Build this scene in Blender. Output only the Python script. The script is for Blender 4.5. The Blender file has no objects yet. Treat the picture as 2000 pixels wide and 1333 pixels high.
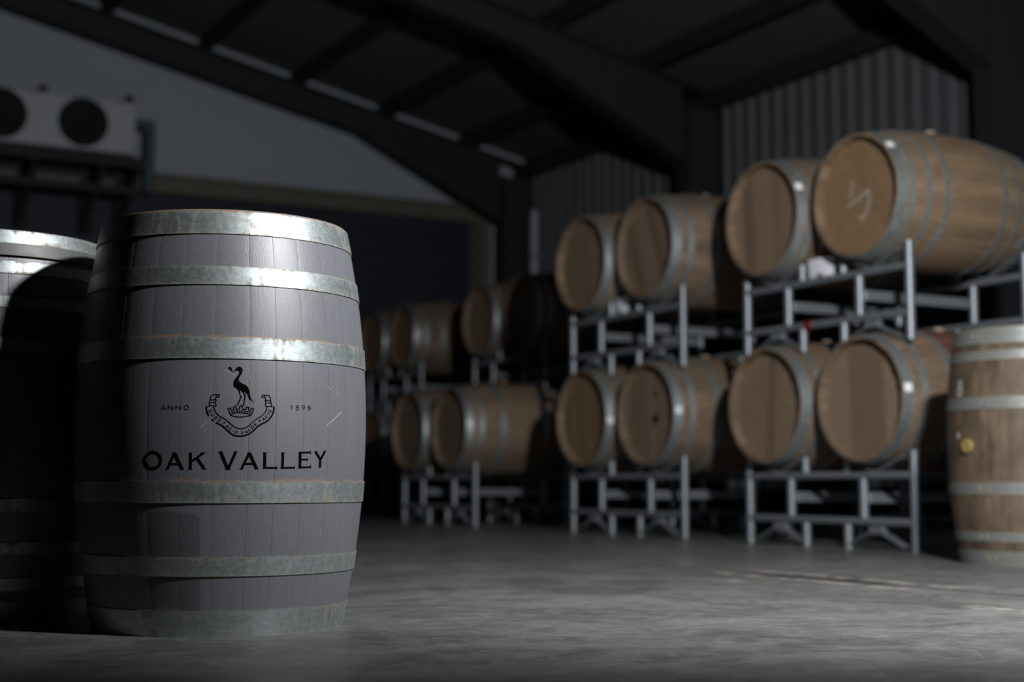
import bpy, bmesh, math, random
from mathutils import Matrix, Vector
from mathutils.geometry import tessellate_polygon

scene = bpy.context.scene
COL = scene.collection
R_ = math.radians
random.seed(7)

# ------------------------------------------------------------------ camera
cam_data = bpy.data.cameras.new('camera')
cam = bpy.data.objects.new('camera', cam_data)
COL.objects.link(cam)
cam_data.sensor_fit = 'HORIZONTAL'
cam_data.sensor_width = 36.0
cam_data.lens = 2872.65 / 2000 * 36
cam.matrix_world = (Matrix.Translation((0, 0, .3385)) @ Matrix.Rotation(R_(90 + 5.501), 4, 'X')
                    @ Matrix.Rotation(R_(.074), 4, 'Z'))
cam_data.clip_end = 200
cam_data.dof.use_dof = True
cam_data.dof.focus_distance = 3.27
cam_data.dof.aperture_fstop = 2.0
scene.camera = cam

# ------------------------------------------------------------------ world, lamp, exposure
world = bpy.data.worlds.new('world')
scene.world = world
world.use_nodes = True
bg = world.node_tree.nodes['Background']
bg.inputs['Color'].default_value = (.55, .72, 1.0, 1)
bg.inputs['Strength'].default_value = .0025

lamp_data = bpy.data.lights.new('work_lamp_offscreen', 'SPOT')
lamp_data.energy = 1180
lamp_data.color = (.965, .985, 1.0)
lamp_data.spot_size = R_(176)
lamp_data.spot_blend = 1.0
lamp_data.shadow_soft_size = .10
lamp = bpy.data.objects.new('work_lamp_offscreen', lamp_data)
COL.objects.link(lamp)
LAMP = Vector((1.37, 2.15, 2.1))
lamp.location = LAMP
lamp.rotation_euler = Vector((.03, .99, -.02)).to_track_quat('-Z', 'Y').to_euler()

scene.view_settings.view_transform = 'Standard'
scene.view_settings.look = 'None'
scene.view_settings.gamma = 1
scene.view_settings.use_curve_mapping = False
scene.view_settings.exposure = 0.0

# ------------------------------------------------------------------ building frame
# u runs along the rack rows towards the end wall, n runs from the aisle to the corrugated wall
TH = R_(28.78)
NV = Vector((math.cos(TH), math.sin(TH), 0))
AV = Vector((-math.sin(TH), math.cos(TH), 0))
BASE = Vector((1.991, 7.302, 0))


def W(u, n, z=0):
    return BASE + AV * u + NV * n + Vector((0, 0, z))


# ------------------------------------------------------------------ node helpers
class NT:
    def __init__(self, name):
        self.m = bpy.data.materials.new(name)
        self.m.use_nodes = True
        self.t = self.m.node_tree
        self.p = self.t.nodes['Principled BSDF']

    def n(self, kind, **kw):
        nd = self.t.nodes.new(kind)
        for k, v in kw.items():
            setattr(nd, k, v)
        return nd

    def put(self, nd, key, val):
        if isinstance(val, bpy.types.NodeSocket):
            self.t.links.new(val, nd.inputs[key])
        else:
            nd.inputs[key].default_value = val

    def math(self, op, a, b=0.0, c=None, clamp=False):
        nd = self.n('ShaderNodeMath', operation=op, use_clamp=clamp)
        self.put(nd, 0, a)
        self.put(nd, 1, b)
        if c is not None:
            self.put(nd, 2, c)
        return nd.outputs[0]

    def coord(self, scale=(1, 1, 1), offset=None, kind='Object'):
        tc = self.n('ShaderNodeTexCoord')
        mp = self.n('ShaderNodeMapping')
        mp.inputs['Scale'].default_value = scale
        self.t.links.new(tc.outputs[kind], mp.inputs['Vector'])
        if offset is not None:
            self.t.links.new(offset, mp.inputs['Location'])
        return mp.outputs['Vector']

    def rand3(self):
        oi = self.n('ShaderNodeObjectInfo')
        cb = self.n('ShaderNodeCombineXYZ')
        for i, k in enumerate((31.0, 17.0, 53.0)):
            self.put(cb, i, self.math('MULTIPLY', oi.outputs['Random'], k))
        return cb.outputs[0], oi.outputs['Random']

    def noise(self, vec, scale=5, detail=4, rough=.55, dist=0.0):
        nd = self.n('ShaderNodeTexNoise')
        self.put(nd, 'Vector', vec)
        self.put(nd, 'Scale', scale)
        self.put(nd, 'Detail', detail)
        self.put(nd, 'Roughness', rough)
        self.put(nd, 'Distortion', dist)
        return nd.outputs['Fac']

    def ramp(self, fac, stops):
        nd = self.n('ShaderNodeValToRGB')
        el = nd.color_ramp.elements
        while len(el) < len(stops):
            el.new(.5)
        for e, (pos, c) in zip(el, stops):
            e.position = pos
            e.color = (c, c, c, 1) if isinstance(c, (int, float)) else (*c, 1)
        self.put(nd, 'Fac', fac)
        return nd.outputs['Color']

    def mix(self, fac, a, b, mode='MIX'):
        nd = self.n('ShaderNodeMix', data_type='RGBA', blend_type=mode)
        self.put(nd, 0, fac)
        for k, v in ((6, a), (7, b)):
            if not isinstance(v, bpy.types.NodeSocket):
                v = (*v, 1)
            self.put(nd, k, v)
        return nd.outputs[2]

    def bump(self, h, strength=.3, dist=.002):
        nd = self.n('ShaderNodeBump')
        self.put(nd, 'Height', h)
        self.put(nd, 'Strength', strength)
        self.put(nd, 'Distance', dist)
        self.t.links.new(nd.outputs[0], self.p.inputs['Normal'])

    def out(self, **kw):
        for k, v in kw.items():
            k = k.replace('_', ' ')
            if not isinstance(v, bpy.types.NodeSocket) and k == 'Base Color':
                v = (*v, 1)
            self.put(self.p, k, v)
        return self.m


def band(t, val, lo, hi, soft):
    """1 between lo and hi, fading over soft"""
    a = t.math('SUBTRACT', val, lo)
    a = t.math('DIVIDE', a, soft, clamp=True)
    b = t.math('SUBTRACT', hi, val)
    b = t.math('DIVIDE', b, soft, clamp=True)
    return t.math('MULTIPLY', a, b)


# ------------------------------------------------------------------ materials
def mat_grey_paint(name, base, stain=False, raw=()):
    t = NT(name)
    off, rnd = t.rand3()
    grain = t.noise(t.coord((260, 260, 5), off), 1.0, 3, .6)
    fine = t.noise(t.coord((900, 900, 14), off), 1.0, 2, .6)
    cloud = t.noise(t.coord((1, 1, 1)), 7, 5, .6)
    speck = t.noise(t.coord((1, 1, .6)), 130, 3, .6)
    c = t.mix(t.ramp(grain, [(.3, .0), (.7, 1.0)]), tuple(v * .88 for v in base), tuple(v * 1.08 for v in base))
    c = t.mix(t.math('MULTIPLY', t.ramp(cloud, [(.48, 0.0), (.74, 1.0)]), .3), c,
              (base[0] * .90, base[1] * .80, base[2] * .72))
    tint = t.math('MULTIPLY_ADD', rnd, .07, .965)
    cb = t.n('ShaderNodeCombineColor')
    for i in range(3):
        t.put(cb, i, tint)
    c = t.mix(1.0, c, cb.outputs[0], 'MULTIPLY')
    tc = t.n('ShaderNodeTexCoord')
    sx = t.n('ShaderNodeSeparateXYZ')
    t.t.links.new(tc.outputs['Object'], sx.inputs[0])
    z = sx.outputs['Z']
    if stain:
        az = t.math('ARCTAN2', sx.outputs['X'], t.math('MULTIPLY', sx.outputs['Y'], -1.0))
        wob = t.math('MULTIPLY_ADD', t.noise(t.coord((1, 1, 1)), 16, 3), .05, -.025)
        m = t.math('MULTIPLY', band(t, t.math('ADD', z, wob), .06, .272, .006), band(t, az, -.32, .062, .006))
        m2 = t.math('MULTIPLY', m, .55)
        c = t.mix(m2, c, tuple(v * .35 for v in base))
    # pale dust specks and raw wood where the hoops rub
    c = t.mix(t.math('MULTIPLY', t.ramp(speck, [(.72, 0.0), (.78, 1.0)]), .45), c, (.42, .40, .38))
    for zr in raw:
        k = t.math('MULTIPLY', band(t, z, zr, zr + .0035, .0012),
                   t.ramp(t.noise(t.coord((1, 1, 1)), 14, 3), [(.42, 0.0), (.52, 1.0)]))
        c = t.mix(k, c, (.30, .15, .075))
    h = t.math('ADD', t.math('MULTIPLY', grain, .7), t.math('MULTIPLY', fine, .5))
    t.bump(h, .38, .0010)
    rgh = t.math('MULTIPLY_ADD', cloud, .16, .40)
    t.p.inputs['Specular IOR Level'].default_value = 1.0
    return t.out(Base_Color=c, Roughness=rgh)


def mat_oak(name, base, dark, belly=None, dirt=.0, rough=.62):
    t = NT(name)
    off, rnd = t.rand3()
    grain = t.noise(t.coord((55, 55, 3.2), off), 1.0, 5, .6, .4)
    fine = t.noise(t.coord((400, 400, 9), off), 1.0, 2, .6)
    cloud = t.noise(t.coord((1, 1, .7), off), 6, 4, .6)
    c = t.mix(t.ramp(grain, [(.32, 0.0), (.68, 1.0)]), dark, base)
    c = t.mix(t.math('MULTIPLY', fine, .35), c, tuple(v * .6 for v in dark))
    if belly is not None:
        tc = t.n('ShaderNodeTexCoord')
        sx = t.n('ShaderNodeSeparateXYZ')
        t.t.links.new(tc.outputs['Object'], sx.inputs[0])
        k = band(t, sx.outputs['Z'], .30, .70, .006)
        c = t.mix(t.math('MULTIPLY', k, .85), c, belly)
    if dirt:
        c = t.mix(t.math('MULTIPLY', t.ramp(cloud, [(.40, 0.0), (.66, 1.0)]), dirt), c, tuple(v * .38 for v in dark))
    tint = t.math('MULTIPLY_ADD', rnd, .42, .78)
    cb = t.n('ShaderNodeCombineColor')
    for i in range(3):
        t.put(cb, i, tint)
    c = t.mix(1.0, c, cb.outputs[0], 'MULTIPLY')
    t.bump(t.math('ADD', grain, t.math('MULTIPLY', fine, .4)), .35, .002)
    return t.out(Base_Color=c, Roughness=rough)


def mat_zinc(name, base=(.47, .51, .515), rough=.47, rust=.8, metallic=.86):
    t = NT(name)
    off, rnd = t.rand3()
    at = t.n('ShaderNodeAttribute', attribute_name='edge')
    spangle = t.noise(t.coord((1, 1, 1), off), 90, 6, .7)
    brush = t.noise(t.coord((7, 7, 420), off), 1.0, 4, .6)
    blot = t.noise(t.coord((1, 1, 1.6), off), 17, 5, .65)
    streak = t.noise(t.coord((75, 75, 9), off), 1.0, 4, .6)
    c = t.mix(t.ramp(spangle, [(.36, 0.0), (.64, 1.0)]), tuple(v * .80 for v in base), tuple(min(1, v * 1.08) for v in base))
    c = t.mix(t.math('MULTIPLY', t.ramp(brush, [(.42, 0.0), (.70, 1.0)]), .30), c, tuple(v * .60 for v in base))
    c = t.mix(t.math('MULTIPLY', t.ramp(blot, [(.46, 0.0), (.66, 1.0)]), .30), c, tuple(v * .62 for v in base))
    rk = t.math('ADD', t.math('MULTIPLY', at.outputs['Fac'], .15), t.math('MULTIPLY_ADD', streak, .5, t.math('MULTIPLY', blot, .5)))
    rk = t.math('MULTIPLY', t.ramp(rk, [(.56, 0.0), (.72, 1.0)]), rust)
    c = t.mix(rk, c, (.22, .165, .085))
    metal = t.math('MULTIPLY_ADD', rk, -.75 * metallic, metallic, clamp=True)
    rg = t.math('MULTIPLY_ADD', spangle, .16, rough - .08)
    rg = t.math('ADD', rg, t.math('MULTIPLY', rk, .2), clamp=True)
    t.bump(t.math('ADD', spangle, brush), .10, .0008)
    return t.out(Base_Color=c, Metallic=metal, Roughness=rg)


def mat_plain(name, col, rough=.6, metallic=0.0, var=.15, scale=6.0, bump=0.0, spec=.5):
    t = NT(name)
    t.p.inputs['Specular IOR Level'].default_value = spec
    f = t.noise(t.coord(), scale, 4, .6)
    c = t.mix(f, tuple(v * (1 - var) for v in col), tuple(min(1, v * (1 + var)) for v in col))
    if bump:
        t.bump(t.noise(t.coord(), scale * 8, 3), bump, .002)
    return t.out(Base_Color=c, Roughness=rough, Metallic=metallic)


def mat_concrete():
    t = NT('polished_concrete')
    tc = t.n('ShaderNodeTexCoord')
    geo = t.n('ShaderNodeNewGeometry')
    mp = t.n('ShaderNodeMapping')
    mp.inputs['Rotation'].default_value = (0, 0, -.5)
    t.t.links.new(geo.outputs['Position'], mp.inputs['Vector'])
    v = mp.outputs[0]
    mp2 = t.n('ShaderNodeMapping')
    mp2.inputs['Scale'].default_value = (1.0, 1.35, 1)
    t.t.links.new(v, mp2.inputs['Vector'])
    big = t.noise(mp2.outputs[0], 1.5, 5, .55, .9)
    mid = t.noise(mp2.outputs[0], 3.4, 5, .55, 1.2)
    swirl = t.noise(v, 4.5, 5, .6, 2.5)
    fine = t.noise(v, 90, 4, .6)
    c = t.mix(t.ramp(big, [(.32, 0.0), (.68, 1.0)]), (.095, .098, .094), (.205, .206, .203))
    c = t.mix(t.math('MULTIPLY', t.ramp(mid, [(.36, 1.0), (.52, 0.0)]), .55), c, (.075, .077, .071))
    c = t.mix(t.math('MULTIPLY', t.ramp(swirl, [(.53, 0.0), (.58, 1.0), (.64, 0.0)]), .35), c, (.27, .27, .265))
    c = t.mix(t.math('MULTIPLY', t.ramp(swirl, [(.36, 0.0), (.41, 1.0), (.46, 0.0)]), .3), c, (.085, .082, .072))
    c = t.mix(t.math('MULTIPLY', fine, .25), c, (.085, .085, .082))
    grit = t.noise(v, 26, 5, .65, 1.2)
    c = t.mix(t.math('MULTIPLY', t.ramp(grit, [(.38, 1.0), (.50, 0.0)]), .28), c, (.07, .071, .066))
    c = t.mix(t.math('MULTIPLY', t.ramp(grit, [(.62, 0.0), (.72, 1.0)]), .25), c, (.30, .30, .295))
    # spalled, patched concrete along part of the joint (shape of its own)
    tr = t.n('ShaderNodeMapping', vector_type='TEXTURE')
    tr.inputs['Location'].default_value = tuple(W(0, -1.76))
    tr.inputs['Rotation'].default_value = (0, 0, TH)
    t.t.links.new(geo.outputs['Position'], tr.inputs['Vector'])
    sp = t.n('ShaderNodeSeparateXYZ')
    t.t.links.new(tr.outputs[0], sp.inputs[0])
    jn = t.math('ABSOLUTE', t.math('ADD', sp.outputs['X'], t.math('MULTIPLY_ADD', swirl, .10, -.05)))
    ju = sp.outputs['Y']
    rag = t.ramp(t.noise(v, 11, 4, .6), [(.44, 0.0), (.52, 1.0)])
    k1 = t.math('MULTIPLY', band(t, jn, .055, .15, .03), band(t, ju, -1.95, -.80, .10))
    c = t.mix(t.math('MULTIPLY', k1, rag), c, (.36, .31, .275))
    k2 = t.math('MULTIPLY', band(t, jn, -1.0, .075, .02), band(t, ju, -1.72, -.98, .12))
    c = t.mix(t.math('MULTIPLY', k2, .85), c, (.035, .035, .037))
    jx = t.math('ADD', sp.outputs['X'], t.math('MULTIPLY_ADD', swirl, .10, -.05))
    for x0, x1, y0, y1 in ((-.47, -.37, -3.1, -2.42), (-.42, -.30, -1.36, -1.24)):
        k3 = t.math('MULTIPLY', band(t, jx, x0, x1, .03), band(t, ju, y0, y1, .05))
        c = t.mix(t.math('MULTIPLY', k3, rag), c, (.40, .345, .31))
    rg = t.math('MULTIPLY_ADD', mid, .28, .24)
    t.bump(t.math('ADD', t.math('MULTIPLY', swirl, .6), t.math('MULTIPLY_ADD', grit, .30, t.math('MULTIPLY', fine, .2))), .18, .006)
    return t.out(Base_Color=c, Roughness=rg)


M = {}
M['grey_paint'] = mat_grey_paint('grey_barrel_paint', (.130, .133, .148), True, (.6575, .3415, .134, .776, .9458))
M['grey_paint2'] = mat_grey_paint('grey_barrel_paint_plain', (.130, .133, .148))
M['oak_a'] = mat_oak('oak_tan', (.25, .172, .108), (.15, .094, .052))
M['oak_b'] = mat_oak('oak_grey_brown', (.225, .158, .106), (.13, .087, .055))
M['oak_red'] = mat_oak('oak_red_belly', (.24, .165, .108), (.14, .09, .055), (.115, .038, .03))
M['oak_old'] = mat_oak('oak_weathered', (.18, .126, .083), (.086, .058, .037), None, .8)
M['head_a'] = mat_oak('oak_head', (.26, .168, .092), (.165, .102, .052))
M['head_b'] = mat_oak('oak_head_pale', (.235, .165, .115), (.165, .112, .074))
M['rim_raw'] = mat_plain('raw_oak_end_grain', (.34, .17, .08), .8)
M['hoop'] = mat_zinc('galvanised_hoop')
M['hoop_old'] = mat_zinc('weathered_hoop', (.25, .26, .245), .48, .9, .45)
M['hoop_dark'] = mat_zinc('dark_iron_band', (.13, .13, .13), .5, .4, .3)
M['rack'] = mat_zinc('galvanised_rack', (.255, .278, .303), .45, .25, .5)
M['ink'] = mat_plain('black_paint', (.002, .002, .002), .75, 0, .1)
M['ink'].node_tree.nodes['Principled BSDF'].inputs['Specular IOR Level'].default_value = .03
M['scratch'] = mat_plain('scratched_paint', (.40, .38, .36), .7)
M['chalk'] = mat_plain('white_chalk', (.40, .37, .34), .9)
M['sticker'] = mat_plain('white_sticker', (.85, .85, .87), .5, 0, .03)
M['paper'] = mat_plain('white_paper', (.80, .80, .86), .7, 0, .04)
M['red_tape'] = mat_plain('red_tape', (.16, .008, .016), .6)
M['bung_wood'] = mat_plain('bung_wood', (.33, .24, .17), .7)
M['bung_yellow'] = mat_plain('yellow_bung', (.26, .19, .06), .5)
M['concrete'] = mat_concrete()
M['sub'] = mat_plain('joint_filler', (.03, .03, .03), .9)
M['gable'] = mat_plain('painted_gable_wall', (.29, .325, .365), .8, 0, .05, 2.0)
M['corrugated'] = mat_plain('corrugated_steel', (.090, .097, .105), .65, 0, .08, spec=.3)
M['roof'] = mat_plain('roof_lining', (.080, .080, .077), .8, spec=.3)
M['steel_dark'] = mat_plain('dark_painted_steel', (.020, .020, .022), .7, spec=.3)
M['frame'] = mat_plain('door_frame_paint', (.105, .092, .070), .6)
M['door'] = mat_plain('navy_door', (.018, .023, .036), .6, spec=.3)
M['ac_body'] = mat_plain('white_metal_casing', (.36, .38, .41), .6, 0, .05)
M['black'] = mat_plain('black_plastic', (.008, .008, .008), .7, spec=.2)
M['pipe'] = mat_plain('blue_insulated_pipe', (.05, .075, .10), .6)


# ------------------------------------------------------------------ mesh helpers
def link(name, me, parent=None, mat=None, label=None, cat=None, group=None, kind=None):
    o = bpy.data.objects.new(name, me)
    COL.objects.link(o)
    if parent is not None:
        o.parent = parent
    if mat is not None and me is not None:
        if not me.materials:
            me.materials.append(M[mat])
        elif me.materials[0] != M[mat]:
            o.material_slots[0].link = 'OBJECT'
            o.material_slots[0].material = M[mat]
    for k, v in (('label', label), ('category', cat), ('group', group), ('kind', kind)):
        if v:
            o[k] = v
    return o


def mesh(name, verts, faces, smooth=None):
    me = bpy.data.meshes.new(name)
    me.from_pydata([tuple(v) for v in verts], [], faces)
    me.validate()
    bm = bmesh.new()
    bm.from_mesh(me)
    bmesh.ops.recalc_face_normals(bm, faces=bm.faces)
    bm.to_mesh(me)
    bm.free()
    if smooth is not None:
        me.polygons.foreach_set('use_smooth', [True] * len(me.polygons))
        me.set_sharp_from_angle(angle=R_(smooth))
    return me


class MB:
    """collects boxes, bars and cylinders into one mesh"""
    def __init__(self):
        self.v, self.f = [], []

    def add(self, verts, faces):
        k = len(self.v)
        self.v += [Vector(p) for p in verts]
        self.f += [tuple(i + k for i in fc) for fc in faces]
        return self

    def box(self, a, b):
        (x0, y0, z0), (x1, y1, z1) = a, b
        return self.add([(x0, y0, z0), (x1, y0, z0), (x1, y1, z0), (x0, y1, z0),
                         (x0, y0, z1), (x1, y0, z1), (x1, y1, z1), (x0, y1, z1)],
                        [(0, 3, 2, 1), (4, 5, 6, 7), (0, 1, 5, 4), (1, 2, 6, 5), (2, 3, 7, 6), (3, 0, 4, 7)])

    def bar(self, p, q, w, d, up=(0, 0, 1)):
        p, q = Vector(p), Vector(q)
        ax = (q - p).normalized()
        s = ax.cross(Vector(up))
        if s.length < 1e-4:
            s = ax.cross(Vector((1, 0, 0)))
        s = s.normalized() * w / 2
        t = s.cross(ax).normalized() * d / 2
        c = [-s - t, s - t, s + t, -s + t]
        return self.add([p + k for k in c] + [q + k for k in c],
                        [(3, 2, 1, 0), (4, 5, 6, 7), (0, 1, 5, 4), (1, 2, 6, 5), (2, 3, 7, 6), (3, 0, 4, 7)])

    def tube(self, p, q, r0, r1=None, seg=16):
        p, q = Vector(p), Vector(q)
        r1 = r0 if r1 is None else r1
        ax = (q - p).normalized()
        s = ax.cross(Vector((0, 0, 1)))
        if s.length < 1e-4:
            s = Vector((1, 0, 0))
        s.normalize()
        t = s.cross(ax)
        vs = []
        for c, r in ((p, r0), (q, r1)):
            for i in range(seg):
                a = 2 * math.pi * i / seg
                vs.append(c + s * (r * math.cos(a)) + t * (r * math.sin(a)))
        fs = [(i, (i + 1) % seg, seg + (i + 1) % seg, seg + i) for i in range(seg)]
        fs += [tuple(range(seg))[::-1], tuple(range(seg, 2 * seg))]
        return self.add(vs, fs)

    def me(self, name, smooth=None, bevel=0.0):
        m_ = mesh(name, self.v, self.f, smooth)
        if bevel:
            bm = bmesh.new()
            bm.from_mesh(m_)
            bmesh.ops.bevel(bm, geom=bm.edges[:], offset=bevel, segments=1, affect='EDGES')
            bm.to_mesh(m_)
            bm.free()
        return m_


def empty(name, loc, rz=0.0, label=None, cat=None, group=None, kind=None):
    o = link(name, None, None, None, label, cat, group, kind)
    o.empty_display_size = .1
    o.location = loc
    o.rotation_euler = (0, 0, rz)
    return o


def copy_tree(o, parent=None):
    c = o.copy()
    COL.objects.link(c)
    c.parent = parent
    for ch in list(o.children):
        if ch.name.split('.')[0] not in ('sticker', 'red_tape'):
            copy_tree(ch, c)
    return c


# ------------------------------------------------------------------ the building
def bobj(name, mb_or_me, mat, parent=None, kind='structure', **kw):
    """an object laid out in the building frame (x = n, y = u)"""
    me = mb_or_me.me(name, kw.pop('smooth', None), kw.pop('bevel', 0.0)) if isinstance(mb_or_me, MB) else mb_or_me
    o = link(name, me, parent, mat, kind=kind if parent is None else None, **kw)
    if parent is None:
        o.location = BASE
        o.rotation_euler = (0, 0, TH)
    return o


U0, U1 = -9.0, 10.2          # open side behind the camera ... end wall
N0, N1 = -17.5, 3.5          # far side wall ... corrugated wall
RIDGE = -7.0


def zroof(n):
    return 4.32 + .22 * (N1 - n) if n >= RIDGE else 4.32 + .22 * (N1 - RIDGE) - .22 * (RIDGE - n)


JN = -1.76
floor = bobj('floor', MB().box((N0, U0, -.30), (N1, U1, -.02)), 'sub')
bobj('concrete_slab', MB().box((N0, U0, -.02), (JN - .022, U1, 0)), 'concrete', floor)
bobj('concrete_slab', MB().box((JN + .022, U0, -.02), (N1, U1, 0)), 'concrete', floor)

bobj('joint_filler', MB().box((JN - .0215, U0, -.02), (JN + .0215, U1, -.003)), 'sub', floor)

# corrugated side wall: trapezoid ribs
vs, fs = [], []
pitch = .20
prof_pts = [(0, 0), (.05, 0), (.075, .038), (.15, .038), (.175, 0)]
u = U0
ys = []
while u < U1:
    for du, dn in prof_pts:
        ys.append((u + du, dn))
    u += pitch
for y, dn in ys:
    vs += [(N1 - dn, y, 0), (N1 - dn, y, 4.25)]
fs = [(2 * i, 2 * i + 2, 2 * i + 3, 2 * i + 1) for i in range(len(ys) - 1)]
k = len(vs)
vs += [(N1 + .06, U0, 0), (N1 + .06, ys[-1][0], 0), (N1 + .06, ys[-1][0], 4.25), (N1 + .06, U0, 4.25)]
fs += [(k, k + 1, k + 2, k + 3)]
bobj('wall_right', mesh('wall_right', vs, fs), 'corrugated')

# end wall with a wide doorway under a lintel
DN0, DN1, DZ = -6.5, 2.80, 3.46
w = MB()
gab = [(N0, 0), (DN0, 0), (DN0, DZ), (DN1, DZ), (DN1, 0), (N1, 0), (N1, zroof(N1)), (RIDGE, zroof(RIDGE)), (N0, zroof(N0))]
front = [(n, U1, z) for n, z in gab]
back = [(n, U1 + .12, z) for n, z in gab]
kk = len(gab)
tri = tessellate_polygon([[Vector((n, z, 0)) for n, z in gab]])
w.add(front + back, [tuple(t_) for t_ in tri] + [tuple(i + kk for i in t_) for t_ in tri]
      + [(i, (i + 1) % kk, kk + (i + 1) % kk, kk + i) for i in range(kk)])
bobj('wall_back', w, 'gable')
door = bobj('door_1', MB().box((DN0, U1 + .06, 0), (DN1, U1 + .10, DZ)), 'door')
for i in range(16):
    z0 = .02 + i * .215
    bobj('door_slat', MB().box((DN0 + .01, U1 + .035, z0), (DN1 - .01, U1 + .06, z0 + .205)), 'door', door)
tr = bobj('trim_1', MB().box((DN0 - .1, U1 - .10, DZ), (DN1 + .20, U1 - .003, DZ + .16)), 'frame')
bobj('door_post', MB().box((DN1, U1 - .13, 0), (DN1 + .17, U1 - .003, DZ)), 'frame', tr)
bobj('door_post', MB().box((DN0 - .17, U1 - .13, 0), (DN0, U1 - .003, DZ)), 'frame', tr)
bobj('lintel_flange', MB().box((DN0 - .1, U1 - .17, DZ + .16), (DN1 + .20, U1 - .003, DZ + .19)), 'frame', tr)

# roof
ro = MB()
pts = [(N1 + .1, zroof(N1) - .02), (RIDGE, zroof(RIDGE)), (N0, zroof(N0))]
vv = []
for y in (U0, U1 + .12):
    for n, z in pts:
        vv += [(n, y, z), (n, y, z + .08)]
ff = []
for i in range(2):
    a, b, c_, d = 2 * i, 2 * i + 2, 6 + 2 * i + 2, 6 + 2 * i
    ff += [(a, b, c_, d), (a + 1, d + 1, c_ + 1, b + 1)]
    ff += [(a, a + 1, b + 1, b), (d, c_, c_ + 1, d + 1)]
ff += [(0, 6, 7, 1), (4, 5, 11, 10)]
ceiling = bobj('ceiling', mesh('ceiling', vv, ff), 'roof')
PUR = []
n = 2.62
while n > RIDGE + .3:
    PUR.append(n)
    n -= 1.08
for n in PUR:
    z = zroof(n)
    bobj('purlin', MB().box((n - .035, U0, z - .185), (n + .035, U1 - .005, z - .003)), 'steel_dark', ceiling)
bobj('eave_strut', MB().box((N1 - .16, U0, 4.04), (N1 - .045, U1 - .005, 4.22)), 'steel_dark', ceiling)


# portal frames
def portal(i, u):
    w_ = .11
    col = MB()
    ci = N1 - .06 - .42
    col.box((N1 - .075, u - w_, 0), (N1 - .06, u + w_, 4.02))
    col.box((ci, u - w_, 0), (ci + .018, u + w_, 4.02))
    col.box((ci + .018, u - .012, 0), (N1 - .075, u + .012, 4.02))
    o = bobj('trim_%d' % i, MB().box((ci - .02, u - .16, 0), (N1 - .055, u + .16, .02)), 'steel_dark')
    bobj('portal_column', col, 'steel_dark', o)
    raf = MB()

    def seg(p0, p1, q0, q1, hw):
        (a0, b0), (a1, b1), (c0, d0), (c1, d1) = p0, p1, q0, q1
        vs_ = [(a0, u - hw, b0), (a1, u - hw, b1), (c1, u - hw, d1), (c0, u - hw, d0)]
        vs_ += [(x, u + hw, zz) for x, _, zz in vs_]
        raf.add(vs_, [(0, 1, 2, 3), (7, 6, 5, 4), (0, 4, 5, 1), (1, 5, 6, 2), (2, 6, 7, 3), (3, 7, 4, 0)])
    top = lambda n_: zroof(n_) - .19
    und = lambda n_: zroof(n_) - .50
    ne = N1 - .06
    nh = 1.15
    hz = 3.42
    # top flange, web, bottom flange with haunch
    seg((ne, top(ne)), (RIDGE, top(RIDGE)), (ne, top(ne) - .016), (RIDGE, top(RIDGE) - .016), w_)
    seg((nh, und(nh) + .016), (RIDGE, und(RIDGE) + .016), (nh, und(nh)), (RIDGE, und(RIDGE)), w_)
    seg((ci, hz + .018), (nh, und(nh) + .018), (ci, hz), (nh, und(nh)), w_)
    seg((nh, top(nh) - .016), (RIDGE, top(RIDGE) - .016), (nh, und(nh) + .016), (RIDGE, und(RIDGE) + .016), .012)
    seg((ci, top(ci) - .016), (nh, top(nh) - .016), (ci, hz + .018), (nh, und(nh) + .018), .012)
    bobj('rafter', raf, 'steel_dark', o)
    far = MB()
    seg_store = raf
    raf = far
    seg((RIDGE, top(RIDGE)), (N0, top(N0)), (RIDGE, top(RIDGE) - .016), (N0, top(N0) - .016), w_)
    seg((RIDGE, und(RIDGE) + .016), (N0, und(N0) + .016), (RIDGE, und(RIDGE)), (N0, und(N0)), w_)
    seg((RIDGE, top(RIDGE) - .016), (N0, top(N0) - .016), (RIDGE, und(RIDGE) + .016), (N0, und(N0) + .016), .012)
    bobj('rafter', far, 'steel_dark', o)


for i, u in enumerate((-5.8, -1.85, 2.30, 6.17, 9.95)):
    portal(i + 2, u)

# small fittings on the walls
pp = empty('downpipe', W(9.69, N1 - .145, 0), TH, 'pale grey vertical downpipe on corrugated wall by the end column', 'pipe')
link('pipe', MB().tube((0, 0, 0), (0, 0, 3.58), .05, seg=14).me('pipe', 40), pp, 'ac_body')
for z in (.6, 1.8, 3.0):
    link('bracket', MB().box((-.06, -.07, z), (.08, .07, z + .03)).me('bracket'), pp, 'rack')
sg = empty('wall_sign', W(U1 - .003, 3.12, 3.36), TH, 'small pale blank sign on end wall beside the door post', 'sign')
link('plate', MB().box((-.09, -.02, 0), (.12, 0, .20)).me('plate', bevel=.003), sg, 'ac_body')
link('sign_border', MB().box((-.10, -.012, -.01), (.13, -.002, .21)).me('sign_border'), sg, 'steel_dark')


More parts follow.
